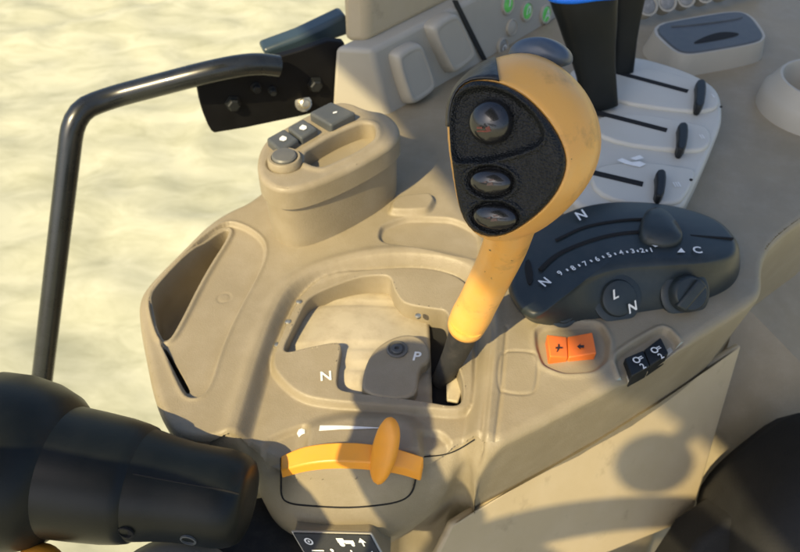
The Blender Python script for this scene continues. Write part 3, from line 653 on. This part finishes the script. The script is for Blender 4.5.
# ------------------------------------------------------------------ black remote levers
def spool(px0, py0, px1, py1, w, label, blue):
    b0 = at(px0, py0, zq2); n_ = 10
    t0 = np.linalg.norm(b0 - CAM); t0 = np.dot(b0 - CAM, FWD)
    t1p = dep(px1, py1, t0 - .045)
    th = thing('remote_lever', b0, label, 'lever', 'black remote levers standing in the quadrant slots')
    ax = t1p - b0; L = np.linalg.norm(ax); ax = ax / L; L = L * 1.18
    u = nrm(np.cross(ax, [0, 1, 0])); u = u if u[0] > 0 else -u; w2 = np.cross(ax, u)
    rings = []
    for s, k, kk in [(0, .60, .45), (.08, .62, .5), (.3, .68, .55), (.45, .78, .65), (.58, .90, .8), (.72, 1.0, .95), (.80, 1.08, 1), (.86, 1.12, 1), (.95, 1.08, 1), (1.0, .9, .9), (1.02, .5, .5)]:
        a = np.arange(28) / 28 * 2 * math.pi; cx = np.sign(np.cos(a)) * np.abs(np.cos(a)) ** .7; sy = np.sign(np.sin(a)) * np.abs(np.sin(a)) ** .7
        rings.append(b0 + ax * L * s + w * k * (cx[:, None] * u) + w * .7 * kk * (sy[:, None] * w2))
    loft('grip', rings, SHROUD, th, auto=70)
    if blue:
        a = np.linspace(0, 2 * math.pi, 41)[:-1]; sB = blue
        ring = b0 + ax * L * sB + w * 1.10 * (np.sign(np.cos(a)) * np.abs(np.cos(a)) ** .7)[:, None] * u + w * .73 * (np.sign(np.sin(a)) * np.abs(np.sin(a)) ** .7)[:, None] * w2 + ax * (-.006 * np.cos(a))[:, None]
        p = np.vstack([ring, ring[:2]]); tube('blue_band', p, .0030, BLUE, th, 10)
    return th
spool(601, 108, 584, -6, .0235, 'black remote lever grip with a bright blue band', .845)
spool(622, 74, 628, -30, .0165, 'plain black remote lever behind the blue banded one', None)

# ------------------------------------------------------------------ gear lever
g0, g1, g2 = at(440, 382, -.022), at(467, 324, .030), at(508, 245, .10)
gl = thing('gear_lever', g0, 'yellow-orange gear lever with a black three-button grip panel', 'lever')
K = dep(508, 160, .272)
vd = nrm(CAM - K)
def rot(v, k, a): k = nrm(k); return v * math.cos(a) + np.cross(k, v) * math.sin(a) + k * np.dot(k, v) * (1 - math.cos(a))
kn = rot(vd, UPV, math.radians(-17)); kn = rot(kn, RGT, math.radians(4)); kn = nrm(kn)
ku = nrm(RGT - kn * np.dot(RGT, kn)); kv = np.cross(kn, ku)
def kp(px, py, c=0.): return onp(px, py, K - kn * c, kn)
face = [(466, 81), (483, 79), (503, 83), (525, 95), (546, 116), (561, 139), (568, 162), (561, 186), (547, 206), (526, 224), (505, 236), (486, 238), (470, 230), (460, 212), (455, 185), (451, 150), (449, 118), (454, 94)]
sil = [(476, 66), (505, 54), (530, 52), (556, 62), (580, 84), (595, 110), (601, 137), (598, 163), (585, 190), (565, 212), (545, 228), (525, 238), (500, 242), (478, 238), (461, 216), (453, 180), (446, 125), (450, 92)]
def polar(pts, cpx=(512, 150), n=72):          # resample by angle about the centre so rings line up
    p = chaikin(pts, 2); a = np.unwrap(np.arctan2(p[:, 1] - cpx[1], p[:, 0] - cpx[0])); r = np.hypot(p[:, 0] - cpx[0], p[:, 1] - cpx[1])
    a = a % (2 * math.pi); o = np.argsort(a); a, r = a[o], r[o]
    a = np.r_[a - 2 * math.pi, a, a + 2 * math.pi]; r = np.r_[r, r, r]
    t = np.arange(n) / n * 2 * math.pi; rr = np.interp(t, a, r); return np.stack([cpx[0] + rr * np.cos(t), cpx[1] + rr * np.sin(t)], 1)
Fp, Sp = polar(face), polar(sil)
def kring(c, s, k=1.): # s: blend face->silhouette
    q = Fp * (1 - s) + Sp * s; q = (q - [512, 150]) * k + [512, 150]
    return np.array([kp(x, y, c) for x, y in q])
rings = [kring(.004, 0, .9), kring(.001, 0, .995), kring(.0005, .04, 1.0), kring(.002, .16), kring(.005, .38), kring(.009, .62), kring(.014, .84), kring(.020, .97), kring(.025, 1)]
b25 = kring(.025, 1); bc = b25.mean(0)
for t in np.linspace(.12, 1.0, 9): th_ = t * math.pi / 2; rings.append((b25 - bc) * max(math.cos(th_) ** .75, .03) + bc - kn * .030 * math.sin(th_))
kb_ = loft('knob_shell', rings, YEL, gl, auto=None)
# worn black cap over the top left of the grip
n = 72; ang = np.arange(n) / n * 360
sel = [j for j in range(n) if 196 <= ang[j] <= 264]
capv, capf = [], []
lev = [kring(.0008, .08), kring(.003, .28), kring(.0065, .48), kring(.010, .68), kring(.014, .84), kring(.020, .97), kring(.025, 1.0)]
for R_ in lev:
    for j in sel: capv.append(R_[j] + nrm(R_[j] - bc) * .0008 + kn * .0003)
w_ = len(sel)
for i in range(len(lev) - 1):
    for j in range(w_ - 1): capf.append((i * w_ + j, i * w_ + j + 1, (i + 1) * w_ + j + 1, (i + 1) * w_ + j))
cp = obj('top_cap', fixn(pymesh('c', capv, capf)), CAPM, gl, True, None); cp.modifiers.new('t', 'SOLIDIFY').thickness = .001
cp['label'] = 'worn glossy black cap strip'
# grained button panel
def loc(px, py): p = kp(px, py) - K; return np.array([np.dot(p, ku), np.dot(p, kv)])
po = np.array([loc(x, y) for x, y in (Fp - [512, 150]) * .985 + [512, 150]])
b1, b2, b3 = loc(492, 122), loc(493, 181), loc(497, 216)
px_m = .272 / FPX
scoop = chaikin(np.array([loc(x, y) for x, y in [(455, 160), (453, 110), (465, 90), (500, 88), (530, 108), (545, 130), (543, 142), (525, 150), (495, 158), (470, 160)]]), 2)
def hpan(X, Y):
    Z = .0032 - 1.2 * (X ** 2 + .6 * Y ** 2)
    d = sdf(X, Y, scoop); Z -= .0022 * inside(d, .0035); Z += .0009 * np.exp(-((d - .0012) / .0010) ** 2)
    for b_, rx, ry in ((b2, 27 * px_m, 17 * px_m), (b3, 28 * px_m, 17 * px_m)):
        e = np.sqrt(((X - b_[0]) / rx) ** 2 + ((Y - b_[1]) / ry) ** 2); Z += .0011 * np.exp(-((e - 1.05) / .10) ** 2); Z -= .001 * (e < .9)
    return Z
heightfield('button_panel', np.arange(po[:, 0].min() - .002, po[:, 0].max() + .002, .00045), np.arange(po[:, 1].min() - .002, po[:, 1].max() + .002, .00045), po, hpan, GRAIN, gl, R=.0022, skirt=.003, frame=(K, ku, kv, kn))
for b_, rx, ry, h, sy_ in ((b1, 23, 22.5, .0065, 0), (b2, 23, 13.5, .0045, 0), (b3, 24, 13.5, .0045, 0)):
    c = K + ku * b_[0] + kv * b_[1] + kn * (.0016 if ry > 20 else .0022)
    bt_ = dome('push_button', c, kn, 1., h, GLOSS, gl, rx * px_m, ry * px_m, ku, seg=40)
    top_ = c + kn * (h + .0004)
    def L(a, b): # follow the dome
        q = math.sqrt(max(0, 1 - (a / (rx * px_m)) ** 2 - (b / (ry * px_m)) ** 2)); return c + ku * a + kv * b + kn * (h * q + .00025)
    s_ = px_m
    if ry > 20: sh = [[(-9, -6), (-3, -6), (-3, -4), (-9, -4)], [(-9, -9), (2, -9), (2, -7.5), (-9, -7.5)], [(0, -5), (4, -3), (6, -8), (2, -9)]]
    else: sh = [[(-6, 0), (-1, 2), (-1, 0)], [(-1, -3), (6, -2), (5, 1), (0, 0)], [(2, 2), (7, 3), (6, 4), (1, 3.5)]]
    decal('button_icon', [[L(a * s_, b * s_) for a, b in p] for p in sh], REDP if ry > 20 else mat('dim_print', (.12, .07, .055), .5), bt_)
# thumb paddle behind the top of the grip
pd0 = [(508, 58), (512, 46), (524, 38), (545, 36), (562, 43), (572, 54), (570, 66), (540, 70)]
r0_ = np.array([kp(x, y, .034) for x, y in chaikin(pd0, 2)]); rc_ = r0_.mean(0)
loft('thumb_paddle', [(r0_ - rc_) * s + rc_ + kn * h for s, h in ((.7, -.010), (.94, -.007), (1, -.002), (.99, .002), (.9, .005), (.6, .007), (.2, .0075))], SLATE, gl, auto=80)
# neck
top_c = kp(512, 212, .022); nk = spline([top_c, g2 * .6 + kp(509, 235, .016) * .4, g2 * .4 + g1 * .6, g1], 24)
rad = np.interp(np.linspace(0, 1, 24), [0, .2, .5, .85, .93, 1], [.0118, .0108, .0108, .0112, .0118, .0112])
tube('neck', nk, rad, YEL, gl, 32, .9)
sp_ = nk[5:] + 0.; vN = nrm(CAM - g2); sN = nrm(np.cross(g2 - g1, vN))
tube('mould_seam', [p + (vN * .8 + sN * .6) * (r * .985) for p, r in zip(nk[4:22], rad[4:22])], .0007, YEL, gl, 8)
tube('neck_collar', [g1 + (g2 - g1) * .045, g1 + (g2 - g1) * .01, g1 - (g2 - g1) * .03, g1 - (g2 - g1) * .05], [.0121, .0125, .0122, .0095], YEL, gl, 32, .9)
tube('boot', spline([g1, g1 * .5 + g0 * .5 + [.0015, 0, 0], g0], 16), np.linspace(.0092, .0058, 16), RUBBER, gl, 24)

# ------------------------------------------------------------------ handrail
hp0 = at(215, 133, 0); hd = nrm(at(335, 108, 0) - hp0); hn = np.array([hd[1], -hd[0], 0])
def hpl(px, py, c=0): return onp(px, py, hp0 + hn * c, hn)
rail = thing('grab_rail', hpl(270, 120), 'bent black tubular grab rail bolted to a black bracket plate', 'grab rail')
R1 = spline([hpl(335, 85, .004), hpl(290, 66, .012), hpl(262, 62, .014), hpl(215, 69, .014)], 14)
bend = at(108, 98, .045); low_ = at(43, 372, -.16); c1 = at(74, 112, .045)
p_ = [hpl(278, 66, .012), hpl(255, 63, .014), hpl(215, 70, .014), bend * .55 + hpl(215, 70, .014) * .45, bend, c1, c1 * .82 + low_ * .18, c1 * .4 + low_ * .6, low_, low_ + (low_ - c1) * .4]
tube('rail_tube', spline(p_, 70), .0088, PAINT, rail, 24)
bp_ = [(196, 80), (240, 66), (285, 56), (342, 36), (350, 60), (350, 100), (330, 110), (216, 134), (210, 130), (201, 108)]
br_ = slab('bracket_plate', chaikin(np.array([hpl(x, y) for x, y in bp_]), 1), -hn * .008, SATIN, rail, .001)
for px, py, r in ((233, 103, .0055), (315, 84, .0055), (256, 87, .0035), (272, 90, .0030)):
    c = hpl(px, py); lathe('bolt', c, hn, [(r * 1.3, 0), (r * 1.3, .001), (r, .0012), (r, .005), (r * .8, .006), (0, .006)], BLACK, br_, 6 if r > .005 else 12, auto=25)
lathe('zinc_bolt', hpl(303, 103), nrm(hn + [0, 0, .5]), [(.0075, 0), (.0075, .002), (.0045, .0022), (.0045, .010), (.003, .011), (0, .011)], STEEL, br_, 12, auto=25)
# window sill strip behind the bracket
ws = [(262, 50), (300, 36), (346, 14), (352, 34), (300, 52), (270, 62)]
o = slab('window_frame', [hpl(x, y, -.03) for x, y in ws], -hn * .02, mat('blue_black_frame', (.03, .05, .065), .35, .1, 30), None, .004)
tag(o, 'blue-black window frame rail running behind the bracket plate', 'window frame')

# ------------------------------------------------------------------ steering column shroud at the lower left
def cpt(px, py): return dep(px, py, .374 - .008 * (px / 250))
c0, c1_ = cpt(-60, 450), cpt(253, 503)
stc = thing('steering_column', c0 * .5 + c1_ * .5, 'black stepped steering column shroud with seam and screw holes', 'steering column')
axc = nrm(c1_ - c0); Lc = np.linalg.norm(c1_ - c0)
def sx(px): # position along the axis of a pixel column
    lo_, hi_ = 0., 1.3
    for _ in range(40):
        mid = (lo_ + hi_) / 2; p = c0 + axc * Lc * mid - CAM; q = CX + FPX * p[0] / np.dot(p, FWD)
        if q < px: lo_ = mid
        else: hi_ = mid
    return mid
def rpx(px, r): p = c0 + axc * Lc * sx(px) - CAM; return r * np.dot(p, FWD) / FPX
uC = nrm(-FWD - axc * np.dot(-FWD, axc))
def sect(name, prof, m_): return lathe(name, c0, axc, [(rpx(x, r), Lc * sx(x) + o_) for x, r, o_ in prof], m_, stc, 56, udir=uC, auto=38)
sect('boot_bulb', [(-60, 66, 0), (-40, 78, 0), (-15, 86, 0), (10, 87, 0), (35, 83, 0), (55, 75, 0), (68, 64, 0), (74, 50, 0)], SHROUD)
sect('middle_sleeve', [(20, 65, 0), (60, 65, 0), (90, 63.5, 0), (118, 61.5, 0), (134, 59, 0), (142, 57, 0), (145, 54, 0)], SHROUD)
sect('end_sleeve', [(132, 55.5, 0), (146, 54.5, 0), (165, 51, 0), (185, 48.5, 0), (205, 48, 0), (222, 48, 0), (233, 46.5, 0), (240, 44, 0), (246, 40, 0), (249, 34, 0), (250, 20, 0)], SHROUD)
# lengthwise seam and screw holes on the end sleeve
def ons(px, a, lift=0.):
    rr = np.interp(px, [132, 146, 165, 185, 205, 222, 233, 240, 246], [55.5, 54.5, 51, 48.5, 48, 48, 46.5, 44, 40]); s = c0 + axc * Lc * sx(px); w2 = np.cross(axc, uC)
    w2 = w2 if w2[2] > 0 else -w2
    d_ = uC * math.cos(a) + w2 * math.sin(a); return s + d_ * (rpx(px, rr) + lift), d_
tube('seam', [ons(x, math.radians(28), -.0002)[0] for x in range(150, 247, 4)], .0006, VOID, stc, 8)
for px, a in ((150, -36), (206, -42)):
    p, d_ = ons(px, math.radians(a)); lathe('screw_hole', p, d_, [(.0042, -.0005), (.0042, .0007), (.0034, .0009), (.0032, -.0002), (.0, -.0002)], VOID if px == 150 else DGREY, stc, 18)
tube('lower_column', [dep(262, 548, .415), dep(262, 548, .415) + np.array([-.01, -.01, -.10]), dep(262, 548, .415) + np.array([-.03, -.04, -.52])], [.034, .036, .05], RUBBER, stc, 28)
# small lever tip and grey boot below the column
th = thing('indicator_stalk', dep(40, 556, .30), 'orange tipped stalk below the steering column shroud', 'stalk')
dome('tip', dep(38, 572, .36), (0, -.5, .7), .014, .010, ORA, th)
tube('stem', [dep(38, 574, .362), dep(20, 620, .37)], .006, BLACK, th, 12)
bt0 = dep(165, 600, .36)
gb = thing('column_boot', bt0, 'pale grey ribbed rubber boot under the steering column shroud', 'boot')
for i in range(4): lathe('boot_fold', bt0 + np.array([0, .0, -.012 * i]), (0, .1, 1), [(.030 + .003 * i, -.008), (.036 + .003 * i, -.002), (.033 + .003 * i, .004), (.024, .010), (.0, .011)], MAT_GREY, gb, 32)

# steering wheel above the column, off to the side; it throws the curved shadow bands on the side panel
pm = onp(575, 508, tl, pn)
hub_t = pm + SV * .75 + np.array([.03, -.187, 0.0])
stw = thing('steering_wheel', hub_t, 'black three-spoke steering wheel', 'steering wheel')
wn_ = nrm([.12, .15, .98]); wu = nrm(np.cross(wn_, [0, 0, 1.])); wv = np.cross(wn_, wu)
a = np.linspace(0, 2 * math.pi, 73); p = hub_t + .20 * (np.cos(a)[:, None] * wu + np.sin(a)[:, None] * wv)
p = np.vstack([p, p[1:2]]); tube('rim', p, .0145, RUBBER, stw, 14)
for t in (.5, 2.6, 4.7): tube('spoke', [hub_t + wn_ * -.02, hub_t + .19 * (math.cos(t) * wu + math.sin(t) * wv)], .011, BLACK, stw, 10)
lathe('hub', hub_t, wn_, [(.04, -.05), (.055, -.01), (.05, .005), (.03, .01), (0, .01)], BLACK, stw, 32)
# unseen stalk added to cast the shadow over the P plate and throttle
def up(px, py, z, L): return at(px, py, z) + SV * L
st = thing('shadow_stalk', up(385, 520, -.03, .34), 'unseen black stalk with a round grip, added to shadow the P plate', 'stalk')
k0_ = up(397, 362, 0, .36); k1_ = up(380, 455, 0, .34); k2_ = up(364, 560, 0, .34)
tube('grip', spline([k0_ + (k0_ - k1_) * .22, k0_, k0_ * .5 + k1_ * .5, k1_], 14), [.006, .016, .0215, .0235, .024, .0235, .0225, .021, .0195, .0185, .019, .020, .0215, .022], BLACK, st, 24)
tube('arm', [k1_, k2_, k2_ + np.array([-.05, -.10, -.06])], [.019, .019, .016], BLACK, st, 20)

# operator's seat edge, lower right
seat = thing('operator_seat', (.33, -.30, -.55), 'black fabric seat edge beside the side panel', 'seat')
pts = [dep(738, 580, .50), dep(740, 522, .50), dep(775, 480, .50), dep(880, 400, .50), dep(960, 700, .50), dep(745, 700, .50)]
rs = resample(rnd(np.array(pts), .2, 2), 40); cn = rs.mean(0)
loft('cushion', [(rs - cn) * s + cn + FWD * h for s, h in ((.8, -.03), (.95, -.018), (1, 0), (1, .06), (.9, .09))], FABRIC, seat, auto=80)

# unseen disc on a stalk, added to cast the round side panel shadow
mc = onp(656, 464, tl, pn) + SV * .95
rm = thing('shadow_disc', mc, 'unseen mirror-faced disc on a stalk, added to cast the round panel shadow', 'shadow caster')
lathe('shell', mc, SV, [(.020, -.004), (.0255, .0), (.024, .006), (.015, .010), (0, .011)], BLACK, rm, 36)
lathe('glass', mc - SV * .0045, -SV, [(.0195, -.001), (.0195, .0005), (0, .001)], MIRROR, rm, 36)
tube('stalk', [mc, mc + np.array([.035, .02, .04]), mc + np.array([.06, .04, .30])], .007, BLACK, rm, 12)

# unseen hood added to shade the column shroud and the throttle's left end
bn = np.array([at(x, y, .02) for x, y in [(-140, 430), (60, 416), (185, 448), (250, 474), (268, 498), (264, 548), (180, 600), (-140, 620)]]) + SV * .30
bi = thing('shade_hood', bn.mean(0), 'unseen dark hood added to shade the steering column', 'shade caster')
rb_ = resample(rnd(bn, .2), 48); cb_ = rb_.mean(0)
loft('hood', [(rb_ - cb_) * k + cb_ + np.array([0, 0, h]) for k, h in ((.9, -.05), (1, -.044), (1, -.02), (.94, -.008), (.6, .0))], SHROUD, bi, auto=60)
slab('shade_sheet', [dep(x, y, .515) for x, y in [(668, 590), (700, 541), (742, 512), (775, 600)]], FWD * .05, FABRIC, seat, .006)  # dark sheet standing in for the wheel's shade beside the seat
